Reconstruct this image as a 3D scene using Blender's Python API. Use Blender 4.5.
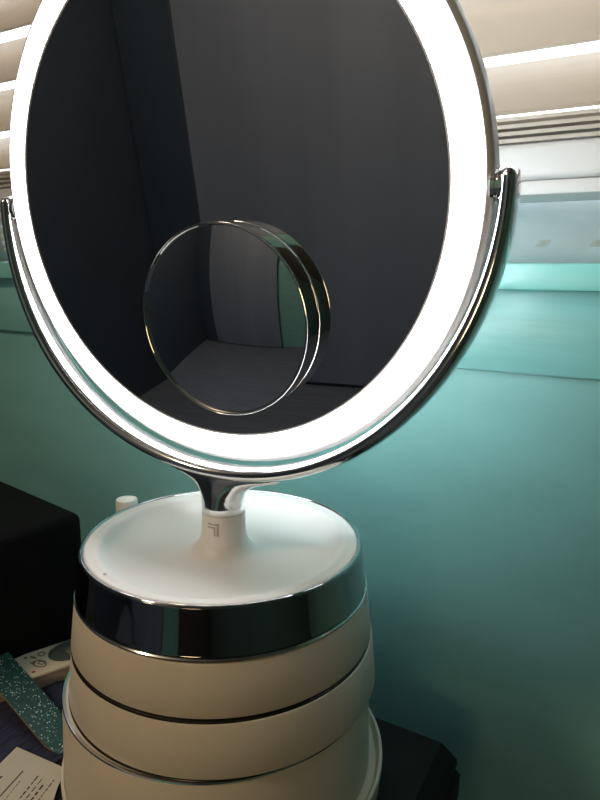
import bpy, bmesh, math, random
from mathutils import Vector, Matrix
random.seed(7)
for o in list(bpy.data.objects): bpy.data.objects.remove(o)
SC = bpy.context.scene
COL = SC.collection
# world axes: X along the window wall (to the right), Y into the window wall, Z up; the origin is the centre of the mirror's tray
# ------------------------------------------------------------------ camera
cam = bpy.data.cameras.new('camera'); camo = bpy.data.objects.new('camera', cam); COL.objects.link(camo)
cr, cu, cf = Vector((0.87223581, 0.48890594, 0.01325403)), Vector((-0.10808479, 0.16625818, 0.98014075)), Vector((-0.47699305, 0.85634642, -0.19785964))
m = Matrix((cr, cu, -cf)).transposed().to_4x4(); m.translation = Vector((0.18541, -0.25149, 0.13697))
camo.matrix_world = m
cam.sensor_fit = 'VERTICAL'; cam.sensor_height = 24.0; cam.lens = 24.0 * 620 / 800
cam.clip_start = 0.01; cam.clip_end = 60
SC.camera = camo
# ------------------------------------------------------------------ world (overcast daylight outside the window)
w = bpy.data.worlds.new('daylight'); SC.world = w; w.use_nodes = True
bg = w.node_tree.nodes['Background']; bg.inputs[0].default_value = (0.86, 0.93, 1.0, 1); bg.inputs[1].default_value = 2.7
# ------------------------------------------------------------------ lights
def point(name, loc, power, col, rad):
    l = bpy.data.lights.new(name, 'POINT'); l.energy = power; l.color = col; l.shadow_soft_size = rad
    o = bpy.data.objects.new(name, l); COL.objects.link(o); o.location = loc
point('warm_front_lamp', (0.16, -0.62, 0.06), 1.1, (1.0, 0.68, 0.36), 0.07)  # unseen warm source near the camera, placed to light the base
point('dim_ceiling_lamp', (-0.70, -1.10, 1.30), 20, (1.0, 0.76, 0.50), 0.12)
RING_FRONT, RING_REAR = 7.2, 14.5
SC.view_settings.view_transform = 'Standard'; SC.view_settings.look = 'None'
SC.view_settings.exposure = 0.5; SC.view_settings.gamma = 1.0; SC.view_settings.use_curve_mapping = False

# ------------------------------------------------------------------ materials
def srgb(r, g, b):
    f = lambda c: (c / 255 / 12.92) if c / 255 <= 0.04045 else ((c / 255 + 0.055) / 1.055) ** 2.4
    return (f(r), f(g), f(b), 1)
def mat(name, col, rough=0.5, metal=0.0, var=0.0, vscale=20, bump=0.0, bscale=200, stretch=None, spec=0.5, emit=None, coat=0.0, rvar=0.0, trans=0.0):
    M = bpy.data.materials.new(name); M.use_nodes = True
    nt = M.node_tree; N = nt.nodes; L = nt.links; P = N['Principled BSDF']
    P.inputs['Base Color'].default_value = col; P.inputs['Roughness'].default_value = rough; P.inputs['Metallic'].default_value = metal
    P.inputs['Specular IOR Level'].default_value = spec; P.inputs['Coat Weight'].default_value = coat
    if emit:
        P.inputs['Emission Color'].default_value = emit[0]; P.inputs['Emission Strength'].default_value = emit[1]
    tc = N.new('ShaderNodeTexCoord'); mp = N.new('ShaderNodeMapping'); L.new(tc.outputs['Object'], mp.inputs[0])
    if stretch: mp.inputs['Scale'].default_value = stretch
    nz = N.new('ShaderNodeTexNoise'); nz.inputs['Scale'].default_value = vscale; nz.inputs['Detail'].default_value = 5; L.new(mp.outputs[0], nz.inputs['Vector'])
    if var > 0:
        rp = N.new('ShaderNodeMapRange'); rp.inputs['From Min'].default_value = 0.3; rp.inputs['From Max'].default_value = 0.7
        rp.inputs['To Min'].default_value = 1 - var; rp.inputs['To Max'].default_value = 1 + var; L.new(nz.outputs['Fac'], rp.inputs['Value'])
        mx = N.new('ShaderNodeMix'); mx.data_type = 'RGBA'; mx.blend_type = 'MULTIPLY'; mx.inputs[0].default_value = 1
        mx.inputs[6].default_value = col; L.new(rp.outputs[0], mx.inputs[7]); L.new(mx.outputs[2], P.inputs['Base Color'])
    if rvar > 0:
        rr = N.new('ShaderNodeMapRange'); rr.inputs['To Min'].default_value = max(0, rough - rvar); rr.inputs['To Max'].default_value = rough + rvar
        L.new(nz.outputs['Fac'], rr.inputs['Value']); L.new(rr.outputs[0], P.inputs['Roughness'])
    if bump > 0:
        n2 = N.new('ShaderNodeTexNoise'); n2.inputs['Scale'].default_value = bscale; n2.inputs['Detail'].default_value = 4; L.new(mp.outputs[0], n2.inputs['Vector'])
        b = N.new('ShaderNodeBump'); b.inputs['Strength'].default_value = bump; b.inputs['Distance'].default_value = 0.002; L.new(n2.outputs['Fac'], b.inputs['Height']); L.new(b.outputs[0], P.inputs['Normal'])
    if trans > 0:
        tr = N.new('ShaderNodeBsdfTranslucent'); tr.inputs[0].default_value = col
        ms = N.new('ShaderNodeMixShader'); ms.inputs[0].default_value = trans
        L.new(P.outputs[0], ms.inputs[1]); L.new(tr.outputs[0], ms.inputs[2]); L.new(ms.outputs[0], N['Material Output'].inputs[0])
    return M
TEAL = (0.19, 0.425, 0.41, 1)
MT = dict(
    teal_wall=mat('teal_wall_paint', TEAL, 0.42, var=0.08, vscale=9, bump=0.07, bscale=150, stretch=(1, 1, 2.5), spec=0.4),
    teal_trim=mat('teal_trim_gloss_paint', (0.20, 0.46, 0.44, 1), 0.30, var=0.07, vscale=14, bump=0.25, bscale=40, stretch=(0.35, 1, 3)),
    dark_wall=mat('dim_room_wall_paint', (0.036, 0.054, 0.088, 1), 0.8, var=0.08, vscale=3),
    side_wall=mat('shaded_teal_wall_paint', (0.05, 0.105, 0.10, 1), 0.6, var=0.08, vscale=5),  # wall teal with shade put into the colour, darkens the band's reflection
    ceiling=mat('ceiling_paint', (0.20, 0.20, 0.21, 1), 0.9, var=0.04),
    floor=mat('dark_floorboards', (0.135, 0.165, 0.23, 1), 0.9, var=0.15, vscale=6, stretch=(1, 12, 1)),
    sash=mat('chalky_sash_paint', (0.50, 0.58, 0.60, 1), 0.38, var=0.10, vscale=22, bump=0.3, bscale=45, rvar=0.15),
    slat=mat('blind_slat_vinyl', (0.69, 0.62, 0.54, 1), 0.40, var=0.05, vscale=8, bump=0.15, bscale=60, stretch=(0.15, 1, 4), trans=0.42),
    nosing=mat('sill_nosing_lit_teal', (0.23, 0.56, 0.52, 1), 0.25, var=0.06, vscale=14, bump=0.2, bscale=40, stretch=(0.35, 1, 3)),  # trim teal lightened in the colour for light the jutting edge catches
    chip=mat('bare_wood_chip', (0.42, 0.44, 0.40, 1), 0.6, var=0.15, vscale=200),
    rail=mat('blind_rail_vinyl', (0.62, 0.61, 0.61, 1), 0.35, var=0.04, vscale=12, stretch=(0.2, 1, 3)),
    cord=mat('blind_cord', (0.72, 0.68, 0.58, 1), 0.8, bump=0.4, bscale=900),
    white=mat('satin_white_plastic', (0.80, 0.79, 0.77, 1), 0.38, var=0.015, vscale=30, bump=0.04, bscale=400),
    cream=mat('satin_cream_plastic', (0.72, 0.67, 0.57, 1), 0.42, var=0.02, vscale=25, bump=0.05, bscale=400),
    chrome=mat('polished_chrome', (0.86, 0.87, 0.88, 1), 0.10, 1.0, rvar=0.03, vscale=35),
    dark_chrome=mat('dark_chrome', (0.42, 0.43, 0.45, 1), 0.05, 1.0, rvar=0.02, vscale=50),
    rim_chrome=mat('bright_rim_chrome', (0.88, 0.90, 0.90, 1), 0.03, 1.0, rvar=0.02, vscale=40),
    housing=mat('brushed_grey_shell', (0.60, 0.62, 0.63, 1), 0.32, 0.0, var=0.03),
    mirror=mat('silvered_glass', (0.80, 0.82, 0.83, 1), 0.012, 1.0, rvar=0.008, vscale=14),
    ring=mat('lit_ring_diffuser', (0.9, 0.9, 0.9, 1), 0.4, emit=((1.0, 0.985, 1.0, 1), RING_FRONT)),
    ring_rear=mat('lit_rear_ring_diffuser', (0.9, 0.9, 0.9, 1), 0.4, emit=((0.90, 0.99, 1.0, 1), RING_REAR)),
    grey_print=mat('grey_logo_print', (0.46, 0.43, 0.40, 1), 0.3, 0.3, var=0.05),
    black_cab=mat('black_painted_wood', (0.006, 0.0065, 0.0065, 1), 0.65, spec=0.3, var=0.3, vscale=30, bump=0.2, bscale=150),
    black_fabric=mat('black_fabric', (0.0035, 0.0045, 0.005, 1), 0.9, spec=0.15, var=0.25, vscale=60, bump=0.5, bscale=700),
    remote=mat('ivory_plastic', (0.70, 0.62, 0.50, 1), 0.45, var=0.04, vscale=40),
    remote_side=mat('ivory_shell', (0.55, 0.48, 0.40, 1), 0.5, var=0.05, vscale=40),
    grey_pad=mat('grey_rubber', (0.085, 0.095, 0.095, 1), 0.30, var=0.1, vscale=80),
    silver_pad=mat('silver_key', (0.24, 0.25, 0.25, 1), 0.25, 0.4, var=0.05),
    red=mat('red_print', (0.35, 0.03, 0.03, 1), 0.5, var=0.1),
    green_print=mat('grey_green_print', (0.16, 0.21, 0.15, 1), 0.5, var=0.1),
    ink=mat('dark_ink', (0.035, 0.03, 0.028, 1), 0.6, var=0.1),
    card=mat('cream_card', (0.68, 0.63, 0.52, 1), 0.7, var=0.04, vscale=40, bump=0.08, bscale=300),
    navy=mat('navy_ribbed_cloth', (0.028, 0.032, 0.075, 1), 0.9, var=0.5, vscale=55, bump=0.8, bscale=160, stretch=(6, 1.2, 1)),
    cork=mat('tan_board_edge', (0.30, 0.22, 0.14, 1), 0.8, var=0.2, vscale=120),
    wardrobe=mat('dark_wardrobe_laminate', (0.036, 0.054, 0.088, 1), 0.5, var=0.12, vscale=5, stretch=(1, 1, 0.1)),
    taupe=mat('taupe_wardrobe_laminate', (0.165, 0.20, 0.285, 1), 0.6, var=0.10, vscale=5, stretch=(1, 1, 0.1)),
    door=mat('added_door_laminate', (0.055, 0.052, 0.05, 1), 0.5, var=0.12, vscale=5, stretch=(1, 1, 0.1)),
    seam=mat('painted_gap_shade', (0.02, 0.02, 0.018, 1), 0.25, var=0.1),  # dark colour stands in for the shade between the tiers
)
def glitter():
    M = bpy.data.materials.new('teal_glitter'); M.use_nodes = True; nt = M.node_tree; N = nt.nodes; L = nt.links; P = N['Principled BSDF']
    tc = N.new('ShaderNodeTexCoord'); v = N.new('ShaderNodeTexVoronoi'); v.inputs['Scale'].default_value = 1500; L.new(tc.outputs['Object'], v.inputs['Vector'])
    sx = N.new('ShaderNodeSeparateColor'); L.new(v.outputs['Color'], sx.inputs[0])
    cr_ = N.new('ShaderNodeValToRGB'); cr_.color_ramp.elements[0].color = (0.008, 0.045, 0.045, 1); cr_.color_ramp.elements[1].color = (0.05, 0.20, 0.18, 1)
    e = cr_.color_ramp.elements.new(0.95); e.color = (0.03, 0.13, 0.12, 1); cr_.color_ramp.elements[2].position = 0.955
    cr_.color_ramp.elements[2].color = (0.75, 0.95, 0.88, 1)
    L.new(sx.outputs[0], cr_.inputs[0]); L.new(cr_.outputs[0], P.inputs['Base Color'])
    P.inputs['Roughness'].default_value = 0.35
    gt = N.new('ShaderNodeMath'); gt.operation = 'MULTIPLY'; gt.inputs[1].default_value = 0.35; L.new(sx.outputs[1], gt.inputs[0]); L.new(gt.outputs[0], P.inputs['Metallic'])
    b = N.new('ShaderNodeBump'); b.inputs['Strength'].default_value = 0.7; b.inputs['Distance'].default_value = 0.001; L.new(sx.outputs[2], b.inputs['Height']); L.new(b.outputs[0], P.inputs['Normal'])
    return M
MT['glitter'] = glitter()
def pane_mat():
    M = bpy.data.materials.new('window_glass'); M.use_nodes = True; nt = M.node_tree; N = nt.nodes; L = nt.links
    for x in list(N):
        if x.type == 'BSDF_PRINCIPLED': N.remove(x)
    t = N.new('ShaderNodeBsdfTransparent'); g = N.new('ShaderNodeBsdfGlossy'); g.inputs['Roughness'].default_value = 0.02
    lw = N.new('ShaderNodeLayerWeight'); pw = N.new('ShaderNodeMath'); pw.operation = 'POWER'; pw.inputs[1].default_value = 5; L.new(lw.outputs['Facing'], pw.inputs[0])
    fr = N.new('ShaderNodeMath'); fr.operation = 'MULTIPLY_ADD'; fr.inputs[1].default_value = 0.9; fr.inputs[2].default_value = 0.04; L.new(pw.outputs[0], fr.inputs[0]); ms = N.new('ShaderNodeMixShader')
    L.new(fr.outputs[0], ms.inputs[0]); L.new(t.outputs[0], ms.inputs[1]); L.new(g.outputs[0], ms.inputs[2]); L.new(ms.outputs[0], N['Material Output'].inputs[0])
    return M
MT['pane'] = pane_mat()

# ------------------------------------------------------------------ helpers
def root_of(o):
    while o.parent: o = o.parent
    return o
def obj(name, bm, material, parent=None, smooth=False, origin=None, angle=40):
    """bmesh in world coordinates -> one mesh object (local to its root thing)"""
    bmesh.ops.recalc_face_normals(bm, faces=bm.faces)
    me = bpy.data.meshes.new(name)
    off = Vector(root_of(parent).location) if parent else Vector(origin or (0, 0, 0))
    bm.transform(Matrix.Translation(-off)); bm.to_mesh(me); bm.free()
    me.materials.append(MT[material])
    o = bpy.data.objects.new(name, me); COL.objects.link(o)
    if parent: o.parent = parent
    else: o.location = off
    if smooth:
        for p in me.polygons: p.use_smooth = True
        try: me.set_sharp_from_angle(angle=math.radians(angle))
        except Exception: pass
    return o
def tag(o, label, cat, group=None):
    o['label'] = label; o['category'] = cat
    if group: o['group'] = group
    return o
def thing(name, label, cat, loc):
    o = bpy.data.objects.new(name, None); o.empty_display_size = 0.02; COL.objects.link(o); o.location = loc
    return tag(o, label, cat)
def struct(o): o['kind'] = 'structure'; return o
def BM(): return bmesh.new()
def box(bm, a, b, bev=0.0, mtx=None, seg=2):
    r = bmesh.ops.create_cube(bm, size=1.0); vs = r['verts']
    c = (Vector(a) + Vector(b)) / 2; s = Vector(b) - Vector(a)
    bmesh.ops.transform(bm, matrix=Matrix.Translation(c) @ Matrix.Diagonal((s.x, s.y, s.z, 1)), verts=vs)
    if bev > 0:
        es = list({e for v in vs for e in v.link_edges})
        rr = bmesh.ops.bevel(bm, geom=es, offset=bev, segments=seg, affect='EDGES', profile=0.5)
        vs = list({v for f in rr['faces'] for v in f.verts} | {v for v in vs if v.is_valid})
    if mtx is not None:
        allv = set(vs)
        stack = list(vs)
        while stack:
            v = stack.pop()
            for e in v.link_edges:
                ov = e.other_vert(v)
                if ov not in allv: allv.add(ov); stack.append(ov)
        bmesh.ops.transform(bm, matrix=mtx, verts=list(allv))
    return bm
def lathe(bm, prof, mtx=Matrix(), seg=128, closed=False):
    rings = []
    for r, z in prof:
        if r < 1e-6: rings.append([bm.verts.new(mtx @ Vector((0, 0, z)))])
        else: rings.append([bm.verts.new(mtx @ Vector((r * math.cos(2 * math.pi * i / seg), r * math.sin(2 * math.pi * i / seg), z))) for i in range(seg)])
    pairs = list(zip(rings, rings[1:]))
    if closed: pairs.append((rings[-1], rings[0]))
    for A, B in pairs:
        for i in range(seg):
            j = (i + 1) % seg
            if len(A) == 1 and len(B) == 1: continue
            if len(A) == 1: bm.faces.new((A[0], B[i], B[j]))
            elif len(B) == 1: bm.faces.new((A[i], A[j], B[0]))
            else: bm.faces.new((A[i], A[j], B[j], B[i]))
    return bm
def loft(bm, secs, cap=True):
    rows = [[bm.verts.new(p) for p in s] for s in secs]
    n = len(rows[0])
    for A, B in zip(rows, rows[1:]):
        for i in range(n): bm.faces.new((A[i], A[(i + 1) % n], B[(i + 1) % n], B[i]))
    if cap: bm.faces.new(rows[0]); bm.faces.new(rows[-1][::-1])
    return bm
def prism(bm, pts, dz):
    """polygon of 3D points extruded by vector dz"""
    return loft(bm, [[Vector(p) for p in pts], [Vector(p) + Vector(dz) for p in pts]])
def ring_profile(pts, n=6):
    return pts
def smooth_profile(ctrl, n=8):
    """Catmull-Rom through control points"""
    P = [Vector(c) for c in ctrl]; out = []
    for i in range(len(P) - 1):
        p0 = P[max(i - 1, 0)]; p1 = P[i]; p2 = P[i + 1]; p3 = P[min(i + 2, len(P) - 1)]
        for k in range(n):
            t = k / n
            out.append(0.5 * ((2 * p1) + (-p0 + p2) * t + (2 * p0 - 5 * p1 + 4 * p2 - p3) * t * t + (-p0 + 3 * p1 - 3 * p2 + p3) * t ** 3))
    out.append(P[-1]); return [tuple(v) for v in out]

# ------------------------------------------------------------------ the room
WY = 0.165                       # window wall
XL, XR, YF, ZF, ZC = -1.75, 1.15, -2.35, -0.90, 1.50
OX0, OX1, OZ0, OZ1 = -1.15, 0.42, 0.145, 1.20       # window opening
bm = BM()
box(bm, (XL, WY, ZF), (OX0, WY + 0.12, ZC)); box(bm, (OX1, WY, ZF), (XR, WY + 0.12, ZC))
box(bm, (OX0, WY, ZF), (OX1, WY + 0.12, OZ0 - 0.005)); box(bm, (OX0, WY, OZ1), (OX1, WY + 0.12, ZC))
struct(obj('wall_back', bm, 'teal_wall'))
struct(obj('wall_left', box(BM(), (XL - 0.1, YF, ZF), (XL, WY, ZC)), 'dark_wall'))
struct(obj('wall_right', box(BM(), (XR, YF, ZF), (XR + 0.1, WY, ZC)), 'side_wall'))
struct(obj('wall_front', box(BM(), (XL - 0.1, YF - 0.1, ZF), (XR + 0.1, YF, ZC)), 'teal_wall'))
d1 = struct(obj('added_dark_door', box(BM(), (0.18, YF, ZF), (1.12, YF + 0.045, 1.20), 0.004), 'door'))  # unseen door added so the chrome band reflects something dark
bm = BM(); box(bm, (0.25, YF + 0.045, 0.02), (0.37, YF + 0.085, 0.04), 0.006); obj('door_handle', bm, 'chrome', d1, smooth=True)
struct(obj('floor', box(BM(), (XL - 0.1, YF - 0.1, ZF - 0.1), (XR + 0.1, WY + 0.12, ZF)), 'floor'))
struct(obj('ceiling', box(BM(), (XL - 0.1, YF - 0.1, ZC), (XR + 0.1, WY + 0.12, ZC + 0.1)), 'ceiling'))
# sill nosing and apron board
struct(obj('trim_1', box(BM(), (OX0 - 0.08, WY - 0.016, 0.1295), (OX1 + 0.08, WY + 0.12, 0.1460), 0.0025), 'nosing', smooth=True))
struct(obj('trim_2', box(BM(), (OX0 - 0.05, WY - 0.005, 0.0765), (OX1 + 0.05, WY + 0.001, 0.1297), 0.0018), 'teal_trim', smooth=True))
# window: frame, lower rail, glass
bm = BM()
Y0, Y1 = WY + 0.045, WY + 0.085
box(bm, (OX0, Y0, OZ0 + 0.001), (OX1, Y1, 0.1885), 0.002)
box(bm, (OX0, Y0, OZ1 - 0.04), (OX1, Y1, OZ1), 0.002)
box(bm, (OX0, Y0, 0.1885), (OX0 + 0.04, Y1, OZ1 - 0.04), 0.002); box(bm, (OX1 - 0.04, Y0, 0.1885), (OX1, Y1, OZ1 - 0.04), 0.002)
win = struct(obj('window_1', bm, 'sash', smooth=True))
obj('pane', box(BM(), (OX0 + 0.04, Y0 + 0.018, 0.1885), (OX1 - 0.04, Y0 + 0.022, OZ1 - 0.04)), 'pane', win)

for px, wd_ in ((543, 0.0052), (597, 0.0046)):
    d = cf + cr * ((px - 300) / 620) - cu * ((243 - 400) / 620); o = camo.matrix_world.translation; q = o + d * ((Y0 - o.y) / d.y)
    bm = BM(); prism(bm, [(q.x - wd_, Y0 - 0.0003, q.z - 0.0026), (q.x + wd_ * 0.6, Y0 - 0.0003, q.z - 0.0022), (q.x + wd_, Y0 - 0.0003, q.z + 0.0022), (q.x - wd_ * 0.4, Y0 - 0.0003, q.z + 0.0018)], (0, 0.0004, 0)); obj('paint_chip', bm, 'chip', win)
# ------------------------------------------------------------------ venetian blind
BY = WY + 0.016
blind = thing('window_blind', 'cream venetian blind with wide tilted slats hanging in the window', 'blind', (-0.10, BY, 0.19))
X0, X1 = OX0 + 0.012, OX1 - 0.012
def slat_mesh(zc, tilt, wd=0.050, crown=0.0028, th=0.0028):
    bm = BM(); up = []; dn = []
    for k in range(9):
        t = k / 8 - 0.5
        up.append((t * wd, crown * (1 - 4 * t * t) + th / 2)); dn.append((t * wd, crown * (1 - 4 * t * t) - th / 2))
    sec = up + dn[::-1]; c, s = math.cos(tilt), math.sin(tilt)
    # +t is the outdoor edge, raised by the tilt
    loft(bm, [[Vector((x, BY + a * c - b * s, zc + a * s + b * c)) for a, b in sec] for x in (X0, X1)])
    return bm
PITCH = 0.0435; TILT = math.radians(62)
for k in range(20):
    obj('slat', slat_mesh(0.2538, math.radians(47)) if k == 0 else slat_mesh(0.2934 + PITCH * (k - 1), TILT), 'slat', blind, smooth=True)
for k in range(4):                                            # slats lying stacked on the rail
    obj('slat', slat_mesh(0.2190 + 0.0041 * k, math.radians(3), crown=0.0012, th=0.0022), 'slat', blind, smooth=True)
bm = BM(); box(bm, (X0, BY - 0.024, 0.1950), (X1, BY + 0.024, 0.2165), 0.004, seg=3); obj('bottom_rail', bm, 'rail', blind, smooth=True)
bm = BM(); box(bm, (X0, BY - 0.022, 0.1860), (X1, BY + 0.020, 0.1948), 0.002); obj('rail_cap', bm, 'rail', blind, smooth=True)
bm = BM(); box(bm, (X0, BY - 0.028, OZ1 - 0.050), (X1, BY + 0.028, OZ1 - 0.002), 0.003); obj('head_rail', bm, 'rail', blind, smooth=True)
for x in (-1.0, -0.52, -0.04, 0.32):
    bm = BM(); box(bm, (x - 0.0012, BY - 0.0275, 0.196), (x + 0.0012, BY - 0.0265, OZ1 - 0.05)); obj('ladder_cord', bm, 'cord', blind)
# beaded cord hanging by the sash
cordt = thing('bead_cord', 'pale beaded cord hanging in front of the window frame, at the far left', 'cord', (-0.4065, BY, 0.150))
for k in range(5):
    bm = BM(); bmesh.ops.create_icosphere(bm, subdivisions=2, radius=0.0028, matrix=Matrix.Translation((-0.4105 + 0.0020 * k, BY - 0.0055, 0.1855 - 0.0068 * k)))
    obj('bead', bm, 'cord', cordt, smooth=True)
bm = BM(); loft(bm, [[Vector((x + 0.0008 * math.cos(a), BY - 0.0055 + 0.0008 * math.sin(a), z)) for a in [i * math.pi / 3 for i in range(6)]] for x, z in ((-0.4105, 0.1950), (-0.4105, 0.1855), (-0.4025, 0.1580))])
obj('string', bm, 'cord', cordt, smooth=True)

# ------------------------------------------------------------------ black cabinet that everything stands on
TZ = -0.150
cab = thing('side_cabinet', 'black side cabinet with chamfered top, under the mirror base', 'cabinet', (-0.2, -0.2, ZF))
TX0, TX1, TY0, TY1 = -0.55, 0.1003, -0.17, 0.0900
bm = BM()
def rect(o, z, nx=0): return [Vector((TX0 - o, TY0 - o, z)), Vector((TX1 + o, TY0 - o, z)), Vector((TX1 + o, TY1 + o * 0.15, z)), Vector((TX0 - o, TY1 + o * 0.15, z))]
loft(bm, [rect(0.0, TZ), rect(0.0015, TZ - 0.0012), rect(0.010, TZ - 0.009), rect(0.0105, TZ - 0.012), rect(0.0090, TZ - 0.0155), rect(0.0125, TZ - 0.019), rect(0.0125, TZ - 0.035)][::-1])
obj('cabinet_top', bm, 'black_cab', cab)
bm = BM(); box(bm, (TX0, TY0, ZF + 0.05), (TX1, TY1, TZ - 0.035)); obj('cabinet_body', bm, 'black_cab', cab)
bm = BM(); box(bm, (TX0 + 0.02, TY0 + 0.02, ZF), (TX1 - 0.02, TY1 - 0.02, ZF + 0.05)); obj('plinth', bm, 'black_cab', cab)
for x0, x1 in ((TX0 + 0.004, -0.227), (-0.223, TX1 - 0.004)):
    bm = BM(); box(bm, (x0, TY0 - 0.018, ZF + 0.055), (x1, TY0, TZ - 0.04), 0.002); d = obj('door', bm, 'black_cab', cab)
    xk = x1 - 0.03 if x0 < -0.3 else x0 + 0.03
    bm = BM(); lathe(bm, [(0, 0), (0.008, 0), (0.011, 0.012), (0.009, 0.018), (0, 0.02)], Matrix.Translation((xk, TY0 - 0.018, -0.45)) @ Matrix.Rotation(math.pi / 2, 4, 'X'), 24); obj('knob', bm, 'chrome', d, smooth=True)

# ------------------------------------------------------------------ vanity mirror
vm = thing('vanity_mirror', 'lit round vanity mirror on a white tiered organiser base with chrome band', 'mirror', (0, 0, TZ))
S_ = 0.073
def T(x=0, y=0, z=0): return Matrix.Translation((x, y, z))
camright = Vector((0.872, 0.489, 0)).normalized()
# tray dish
dish = smooth_profile([(0.0708, -0.004), (0.0712, -0.0012), (0.0702, 0.0), (0.0675, -0.0001), (0.0650, -0.0003), (0.0632, -0.0012), (0.0600, -0.0042), (0.0545, -0.0066), (0.0430, -0.0084), (0.0300, -0.0086), (0.0190, -0.0070), (0.0138, -0.0030), (0.0119, 0.0020), (0.0115, 0.0080), (0.0114, 0.0146)], 6)
bm = BM(); lathe(bm, [(0.0, -0.012), (0.0708, -0.012)] + dish + [(0.0105, 0.0149), (0, 0.0149)])
tray = obj('tray', bm, 'white', vm, smooth=True)
# chrome band around the tray
rb, hb = 0.07602, -0.0219
bm = BM(); lathe(bm, smooth_profile([(0.0708, -0.003), (0.0712, -0.0003), (0.0722, 0.0004), (0.0731, -0.0004), (0.0735, -0.002), (0.0748, -0.012), (rb - 0.0001, -0.0200), (rb + 0.0001, -0.0212)], 5) + [(rb - 0.0006, -0.0220), (0.070, -0.0220), (0.0705, -0.004)], closed=True)
obj('chrome_band', bm, 'dark_chrome', vm, smooth=True)
bm = BM(); lathe(bm, [(0.070, -0.0221), (rb + 0.0003, -0.0221), (rb + 0.0008, -0.0226), (rb + 0.0006, -0.0233), (0.070, -0.0236)], closed=True)
obj('chrome_lip', bm, 'chrome', vm, smooth=True)
# swivelling tiers
def tier(name, r0, z0, r1, z1, shift, material='cream', wall=0.003):
    c = camright * shift
    e = 0.0009
    bm = BM(); lathe(bm, [(r0 - 0.012, z0), (r0 - e, z0), (r0 - 0.0002, z0 - 0.0003), (r0 + 0.0001, z0 - e), ((r0 + r1) / 2 + 0.0001, (z0 + z1) / 2), (r1, z1 + e), (r1 - 0.0003, z1 + 0.0002), (r1 - e, z1), (r1 - 0.012, z1)], T(c.x, c.y, 0), closed=True)
    return obj(name, bm, material, vm, smooth=True)
def gap(r, z, h, shift=0):
    c = camright * shift
    bm = BM(); lathe(bm, [(r - 0.012, z), (r, z), (r + 0.0022, z - h * 0.55), (r + 0.0026, z - h - 0.0006), (r - 0.012, z - h - 0.0006)], T(c.x, c.y, 0), closed=True)
    return obj('seam', bm, 'seam', vm, smooth=True)
tier('swivel_tray', 0.0766, -0.0238, 0.0795, -0.0484, 0.0)
gap(0.0770, -0.0484, 0.0022)
tier('swivel_tray', 0.0799, -0.0504, 0.0824, -0.0757, 0.0004)
gap(0.0790, -0.0757, 0.0016, -0.001)
tier('swivel_tray', 0.0825, -0.0772, 0.0842, -0.1262, -0.0030)
bm = BM(); cc = camright * -0.0030
lathe(bm, [(0.0810, -0.0771), (0.0824, -0.0771), (0.0828, -0.0776), (0.0825, -0.0782), (0.0810, -0.0780)], T(cc.x, cc.y, 0), closed=True); obj('tray_rim', bm, 'chrome', vm, smooth=True)
# foot with raised lip
bm = BM(); lathe(bm, [(0.0, TZ), (0.0850, TZ), (0.0864, TZ + 0.003)] + smooth_profile([(0.0878, -0.136), (0.0887, -0.1245), (0.0883, -0.1228), (0.0873, -0.1224), (0.0866, -0.1232), (0.0860, -0.1250)], 4) + [(0.0852, -0.1268), (0.0, -0.1268)])
obj('foot', bm, 'cream', vm, smooth=True)
# logo on the stem: two nested corner marks wrapped on the cylinder
aim = math.atan2(-0.2515, 0.1854) - math.radians(27)
def stem_r(z): return 0.01158 if z > 0.0075 else 0.01172
def wrap(u, z, lift): a = aim + u / 0.0121; r = stem_r(z) + lift; return Vector((r * math.cos(a), r * math.sin(a), z))
def mark(pts):
    bm = BM(); loft(bm, [[wrap(u, z, 0.00002) for u, z in pts], [wrap(u, z, 0.00016) for u, z in pts]]); return obj('logo_mark', bm, 'grey_print', tray)
mark([(-0.0034, 0.0113), (0.0030, 0.0113), (0.0030, 0.0045), (0.0018, 0.0045), (0.0018, 0.0102), (-0.0034, 0.0102)])
mark([(-0.0034, 0.0093), (0.0010, 0.0093), (0.0010, 0.0045), (0.0001, 0.0045), (0.0001, 0.0085), (-0.0034, 0.0085)])
def floor_hit(px, py, z):
    d = cf + cr * ((px - 300) / 620) - cu * ((py - 400) / 620); o = camo.matrix_world.translation; return o + d * ((z - o.z) / d.z)
q = floor_hit(105, 574, 0.0); q.xy = q.xy.normalized() * 0.0668
bm = BM(); lathe(bm, [(0, -0.0004), (0.0008, -0.0004), (0.0008, 0.0002), (0, 0.0003)], T(q.x, q.y, 0), 16); obj('indicator_dot', bm, 'grey_print', tray)
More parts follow.
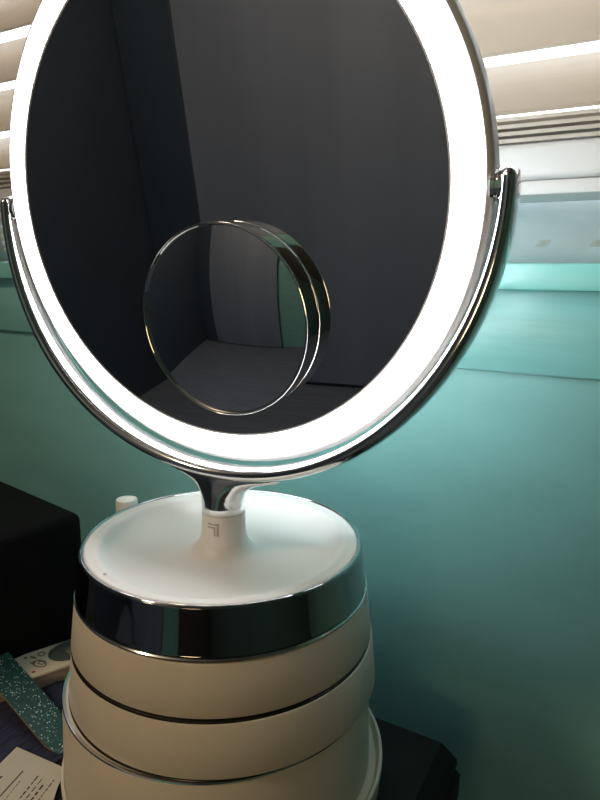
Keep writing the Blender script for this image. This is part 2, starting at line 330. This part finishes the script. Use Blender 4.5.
# fork
PSI, TAU, HH = math.radians(2.854), math.radians(-6.39), 0.17105
AX = Vector((math.cos(PSI), math.sin(PSI), 0)); N0 = Vector((math.sin(PSI), -math.cos(PSI), 0)); UP = Vector((0, 0, 1))
NN = N0 * math.cos(TAU) + UP * math.sin(TAU); VV = -N0 * math.sin(TAU) + UP * math.cos(TAU)
H0 = Vector((0, 0, HH)); HP = H0 + N0 * 0.0065
FR = 0.1343
def oval(c, e1, e2, a, b, n=28, pw=2.3):
    out = []
    for i in range(n):
        t = 2 * math.pi * i / n; ct, st = math.cos(t), math.sin(t)
        out.append(c + e1 * (a * math.copysign(abs(ct) ** (2 / pw), ct)) + e2 * (b * math.copysign(abs(st) ** (2 / pw), st)))
    return out
bm = BM(); secs = []
K = 180; ext = math.radians(3.2)
for k in range(K + 1):
    t = k / K; a = math.pi - ext + (math.pi + 2 * ext) * t
    rad = AX * math.cos(a) + UP * math.sin(a)
    low = max(0.0, -math.sin(a))
    d = min(t, 1 - t) * (math.pi + 2 * ext) * FR            # distance from the tip
    cap = math.sqrt(max(0.0, 1 - (1 - min(1, d / 0.0045)) ** 2)) if d < 0.0045 else 1.0
    cap = max(cap, 0.02)
    ra, rb_ = 0.0037, 0.0078
    back = -0.0055 * low ** 6
    secs.append(oval(HP + rad * FR + N0 * back, rad, N0, ra * cap, rb_ * cap))
loft(bm, secs)
# neck flaring into the fork
nsecs = []
for z, a, b, sh in ((0.0149, 0.0112, 0.0112, 0), (0.0154, 0.0116, 0.0116, 0), (0.0185, 0.0114, 0.0114, 0), (0.0220, 0.0116, 0.0110, 0.0), (0.0250, 0.0128, 0.0104, 0.0003), (0.0275, 0.0146, 0.0094, 0.0006), (0.0298, 0.0178, 0.0084, 0.0008), (0.0318, 0.0222, 0.0076, 0.0010), (0.0335, 0.0280, 0.0070, 0.0010), (0.0348, 0.0330, 0.0062, 0.0010), (0.0362, 0.0345, 0.0050, 0.0010)):
    nsecs.append(oval(Vector((0, 0, z)) + N0 * sh, AX, N0, a, b, 48, 2.0))
loft(bm, nsecs)
obj('fork', bm, 'chrome', vm, smooth=True, angle=60)
for s in (-1, 1):
    e = AX * s
    R = Matrix((N0, UP.cross(N0) if False else VV, e)).transposed().to_4x4()
    R = Matrix((e.cross(UP), UP, e)).transposed().to_4x4(); R.translation = HP + e * 0.1291
    bm = BM(); lathe(bm, [(0, -0.0012), (0.0066, -0.0012), (0.0066, 0.0002), (0.0058, 0.0005), (0.0058, 0.0010), (0.0066, 0.0013), (0.0066, 0.0045), (0, 0.0045)], R, 40)
    obj('pivot', bm, 'chrome', vm, smooth=True)
# mirror head (local z = face normal)
RM = Matrix((AX, VV, NN)).transposed().to_4x4(); RM.translation = H0
bm = BM()
lathe(bm, [(0.1260, 0.0118)] + smooth_profile([(0.1266, 0.0122), (0.1284, 0.0112), (0.1293, 0.0090), (0.1294, 0.0020), (0.1288, -0.0020), (0.1270, -0.0045)], 5) + [(0.1255, -0.0050), (0.1255, -0.0035), (0.1100, -0.0035), (0.1100, 0.0115)], RM, 192, closed=True)
head = obj('mirror_housing', bm, 'housing', vm, smooth=True)
bm = BM(); lathe(bm, [(0.1139, 0.0116)] + smooth_profile([(0.1139, 0.0138), (0.1150, 0.0144), (0.1205, 0.0143), (0.1248, 0.0134), (0.1259, 0.0122)], 5) + [(0.1259, 0.0116)], RM, 192, closed=True); obj('light_ring', bm, 'ring', head, smooth=True)
bm = BM(); lathe(bm, [(0, 0.0116), (0.1130, 0.0116), (0.1130, 0.0136), (0, 0.0136)], RM, 192); obj('mirror_glass', bm, 'mirror', head, smooth=True)
bm = BM(); lathe(bm, [(0.1130, 0.0117), (0.1139, 0.0117), (0.1139, 0.0139), (0.1130, 0.0139)], RM, 192, closed=True); obj('glass_bezel', bm, 'housing', head, smooth=True)
bm = BM(); lathe(bm, [(0.1105, -0.0036), (0.1252, -0.0036), (0.1250, -0.0052), (0.1230, -0.0058), (0.1105, -0.0058)], RM, 192, closed=True); obj('rear_light_ring', bm, 'ring_rear', head, smooth=True)
bm = BM(); lathe(bm, [(0, -0.0036), (0.1104, -0.0036), (0.1104, -0.0056), (0, -0.0056)], RM, 192); obj('rear_mirror_glass', bm, 'mirror', head, smooth=True)

# ------------------------------------------------------------------ stick-on mirror, glass domed so its edge reflects the teal wall
mg = thing('small_mirror', 'small round stick-on mirror with a deep rim, on the lower face of the big mirror', 'mirror', RM @ Vector((0.0125, -0.0535, 0.0136)))
RG = RM @ T(0.0125, -0.0535, 0.0137)
mr, mt = 0.0447, 0.0122
bm = BM(); lathe(bm, [(0.0395, 0), (mr - 0.0006, 0)] + smooth_profile([(mr - 0.0002, 0.0004), (mr, 0.002), (mr, mt - 0.0006), (mr - 0.0003, mt - 0.0001), (mr - 0.0009, mt)], 4) + [(mr - 0.0013, mt - 0.0004), (mr - 0.0014, mt - 0.002), (0.0395, mt - 0.003)], RG, 160, closed=True)
obj('rim', bm, 'rim_chrome', mg, smooth=True)
bm = BM(); gr = mr - 0.0013; RC = 0.21
lathe(bm, [(0, 0.0005), (gr, 0.0005)] + [(gr * (1 - k / 24), mt - 0.0009 + (RC - math.sqrt(RC * RC - gr * gr)) - (RC - math.sqrt(RC * RC - (gr * (1 - k / 24)) ** 2))) for k in range(25)], RG, 160)
obj('domed_glass', bm, 'mirror', mg, smooth=True, angle=30)

# ------------------------------------------------------------------ black box at the left
ang = math.radians(-9)
kb = Matrix.Translation((-0.1772, 0.060, 0)) @ Matrix.Rotation(ang, 4, 'Z')
bm = BM(); box(bm, (-0.150, -0.150, TZ), (0.0, 0.0, -0.0440), 0.007, kb, 5)
tag(obj('storage_box', bm, 'black_fabric', None, smooth=True, origin=(-0.26, 0.0, TZ)), 'black fabric storage box behind the ivory remote, at the left edge', 'box')

# ------------------------------------------------------------------ white bottle behind the base
BX, BYY = -0.1015, 0.0310
bt = thing('bottle', 'slim white bottle with a round cap behind the organiser base', 'bottle', (BX, BYY, TZ))
bm = BM(); lathe(bm, [(0, TZ), (0.0108, TZ), (0.0115, TZ + 0.002), (0.0115, -0.050), (0.0108, -0.045), (0.0066, -0.040), (0.0066, -0.030), (0, -0.030)], T(BX, BYY, 0), 40); obj('bottle_body', bm, 'white', bt, smooth=True)
bm = BM(); lathe(bm, [(0, -0.0345), (0.0070, -0.0345), (0.0070, -0.0100), (0.0066, -0.0090), (0.0058, -0.0088), (0.0052, -0.0094), (0, -0.0096)], T(BX, BYY, 0), 40); obj('cap', bm, 'white', bt, smooth=True)

# ------------------------------------------------------------------ navy cloth
bm = BM(); cl = []
def cz(x, y): return TZ + 0.0006 + 0.0007 * (math.sin(x * 90 + y * 60) + math.sin(y * 140 - x * 50)) ** 2 * 0.25
NX, NY = 36, 24
P00, P10, P01 = Vector((-0.235, -0.005, 0)), Vector((0.165, -0.095, 0)), Vector((-0.03, -0.125, 0))
P00 = Vector((-0.178, 0.008, 0)); ux = Vector((0.088, 0.012, 0)); uy = Vector((-0.005, -0.085, 0))
for j in range(NY + 1):
    row = []
    for i in range(NX + 1):
        q = P00 + ux * (i / NX) + uy * (j / NY)
        if q.xy.length < 0.0895: q.xy = q.xy.normalized() * 0.0895
        q.z = cz(q.x, q.y) - (0.0004 if i in (0, NX) or j in (0, NY) else 0); row.append(bm.verts.new(q))
    cl.append(row)
for j in range(NY):
    for i in range(NX): bm.faces.new((cl[j][i], cl[j + 1][i], cl[j + 1][i + 1], cl[j][i + 1]))
ex = bmesh.ops.extrude_face_region(bm, geom=list(bm.faces)); bmesh.ops.translate(bm, verts=[g for g in ex['geom'] if isinstance(g, bmesh.types.BMVert)], vec=(0, 0, 0.0006))
tag(obj('navy_cloth', bm, 'navy', None, smooth=True, origin=(-0.13, -0.04, TZ)), 'dark navy ribbed cloth lying flat under the teal glitter board', 'cloth')

# ------------------------------------------------------------------ remote
rd = Vector((0.41, 0.912, 0)).normalized(); rp = Vector((0.912, -0.41, 0)).normalized()
RO = Vector((-0.1893, 0.0008, 0)) - rd * 0.022            # far edge, near end
RW = 0.0315
mr_ = Matrix((rp, rd, UP)).transposed().to_4x4(); mr_.translation = RO
rm = thing('remote_control', 'ivory remote control with grey oval button between box and base', 'remote', RO + rp * 0.016 + rd * 0.05 + Vector((0, 0, TZ)))
bm = BM(); box(bm, (0.0014, 0.001, TZ), (RW - 0.0014, 0.088, -0.1400), 0.002, mr_, 2); obj('lower_shell', bm, 'remote_side', rm, smooth=True)
bm = BM(); box(bm, (0, 0, -0.1402), (RW, 0.089, -0.1370), 0.0014, mr_, 3); face = obj('face_plate', bm, 'remote', rm, smooth=True)
def rl(x, y, z): return mr_ @ Vector((x, y, z))
def disc(name, cx, cy, a, b, z0, h, material, parent, rot=0, dome=0.0):
    bm = BM(); secs = []
    for f, zz in ((1.0, 0), (1.0, h * 0.6), (0.95, h), (0.6, h + dome * 0.6), (0.2, h + dome)):
        secs.append([rl(cx + f * (a * math.cos(t) * math.cos(rot) - b * math.sin(t) * math.sin(rot)), cy + f * (a * math.cos(t) * math.sin(rot) + b * math.sin(t) * math.cos(rot)), z0 + zz) for t in [2 * math.pi * i / 40 for i in range(40)]])
    loft(bm, secs); return obj(name, bm, material, parent, smooth=True)
def annulus(name, cx, cy, a, b, th, z0, material, parent, rot=0):
    bm = BM(); n = 32; rows = []
    for zz in (0, 0.00015):
        for f in (1.0, 1.0 - th):
            rows.append([bm.verts.new(rl(cx + f * (a * math.cos(t) * math.cos(rot) - b * math.sin(t) * math.sin(rot)), cy + f * (a * math.cos(t) * math.sin(rot) + b * math.sin(t) * math.cos(rot)), z0 + zz)) for t in [2 * math.pi * i / n for i in range(n)]])
    for A, B in ((rows[0], rows[1]), (rows[1], rows[3]), (rows[3], rows[2]), (rows[2], rows[0])):
        for i in range(n): bm.faces.new((A[i], A[(i + 1) % n], B[(i + 1) % n], B[i]))
    return obj(name, bm, material, parent)
ZT = -0.1370
pad = disc('button_pad', 0.0150, 0.0600, 0.0130, 0.0180, ZT - 0.0002, 0.0009, 'grey_pad', rm)
disc('button', 0.0158, 0.0600, 0.0055, 0.0065, ZT + 0.0006, 0.0009, 'silver_pad', pad, dome=0.0008)
annulus('printed_ring', 0.0190, 0.0350, 0.0058, 0.0036, 0.16, ZT, 'ink', face, 0.5)
annulus('printed_ring', 0.0186, 0.0362, 0.0028, 0.0018, 0.25, ZT, 'ink', face, 0.5)
annulus('printed_ring', 0.0078, 0.0390, 0.0030, 0.0024, 0.25, ZT, 'ink', face, 0.3)
disc('printed_dot', 0.0262, 0.0290, 0.0013, 0.0013, ZT, 0.0001, 'red', face)
disc('printed_dot', 0.0085, 0.0330, 0.0030, 0.0011, ZT, 0.0001, 'green_print', face, 0.6)
disc('printed_dot', 0.0150, 0.0310, 0.0024, 0.0010, ZT, 0.0001, 'green_print', face, 0.9)
disc('printed_dot', 0.0060, 0.0285, 0.0016, 0.0012, ZT, 0.0001, 'green_print', face, 0.2)

# ------------------------------------------------------------------ glitter board leaning on the remote
EYE = Vector((0.18541, -0.25149, 0.13697))
def on_board(px, py):                                       # board plane: rises to the left, where it rests on the remote
    d = cf + cr * ((px - 300) / 620) - cu * ((py - 400) / 620)
    z0, sl = -0.1435, 0.215                                 # z = z0 + sl * (-0.1225 - x)
    t = (z0 + sl * (-0.1225 - EYE.x) - EYE.z) / (d.z + sl * d.x); return EYE + d * t
flat = [on_board(*q) for q in ((-25, 614), (30, 677), (64, 716), (63, 758), (45, 745), (-25, 662))]
gn = Vector((0.215, 0, 1)).normalized()
gb = thing('glitter_board', 'teal glitter board with tan edges leaning across the remote', 'board', (-0.15, -0.02, TZ))
bm = BM(); prism(bm, [p - gn * 0.0016 for p in flat], gn * 0.0014); obj('board_core', bm, 'cork', gb)
bm = BM(); prism(bm, [p - gn * 0.0003 for p in flat], gn * 0.0006); obj('glitter_face', bm, 'glitter', gb)

# ------------------------------------------------------------------ printed card
co = Vector((-0.1224, -0.0475, -0.1475)); e1 = Vector((0.0363, 0.0030, 0)).normalized(); e2 = Vector((0.45, -0.89, 0)).normalized()
e2 = Vector((0.0044, -0.0186, 0)).normalized()
e2 = Vector((0.22, -0.97, 0)).normalized()
cd = thing('printed_card', 'cream card with lines of dark handwriting-like print beside the base', 'card', (-0.105, -0.075, TZ))
def cp(a, b, z=0): return co + e1 * a + e2 * b + Vector((0, 0, z))
bm = BM(); prism(bm, [cp(0, 0), cp(0.0400, 0), cp(0.0435, 0.012), cp(0.052, 0.030), cp(0.060, 0.060), cp(0, 0.060)], (0, 0, 0.0004)); sheet = obj('sheet', bm, 'card', cd)
def world_at(px, py, z):
    d = cf + cr * ((px - 300) / 620) - cu * ((py - 400) / 620); o = Vector((0.18541, -0.25149, 0.13697)); return o + d * ((z - o.z) / d.z)
def stroke(a, b, wdt, dash=None):
    bm = BM(); p0 = world_at(*a, -0.1471); p1 = world_at(*b, -0.1471); d = (p1 - p0); ln = d.length; d.normalize(); s = Vector((-d.y, d.x, 0)) * wdt
    t = 0.0
    while t < ln:
        l = ln if not dash else random.uniform(0.4, 1.0) * dash
        q0 = p0 + d * t; q1 = p0 + d * min(ln, t + l); jw = random.uniform(0.7, 1.2)
        prism(bm, [q0 - s * jw, q1 - s * jw, q1 + s * jw, q0 + s * jw], (0, 0, 0.0001))
        t += l + (ln if not dash else random.uniform(0.15, 0.4) * dash)
    return obj('print_line', bm, 'ink', sheet)
stroke((23, 771), (-6, 803), 0.00045); stroke((20, 781), (0, 806), 0.0002, 0.003); stroke((38, 776), (14, 806), 0.00045, 0.004)
stroke((42, 779), (20, 806), 0.0003, 0.005); stroke((43, 785), (27, 806), 0.00055, 0.004); stroke((54, 780), (34, 806), 0.0003, 0.003); stroke((2, 776), (-3, 781), 0.0007)

# ------------------------------------------------------------------ far side of the room, seen only in the mirror; wardrobe added for it to reflect
wr = thing('wardrobe', 'flat fitted wardrobe, half dark and half taupe, added for the big mirror to reflect', 'wardrobe', (-1.05, YF + 0.03, ZF))
bm = BM(); box(bm, (XL + 0.01, YF + 0.005, ZF), (-0.30, YF + 0.05, 1.35)); obj('wardrobe_body', bm, 'wardrobe', wr)
for x0, x1, mm in ((XL + 0.014, -1.452, 'wardrobe'), (-1.448, -0.302, 'taupe')):
    bm = BM(); box(bm, (x0, YF + 0.05, ZF + 0.02), (x1, YF + 0.07, 1.345), 0.003); obj('door', bm, mm, wr)
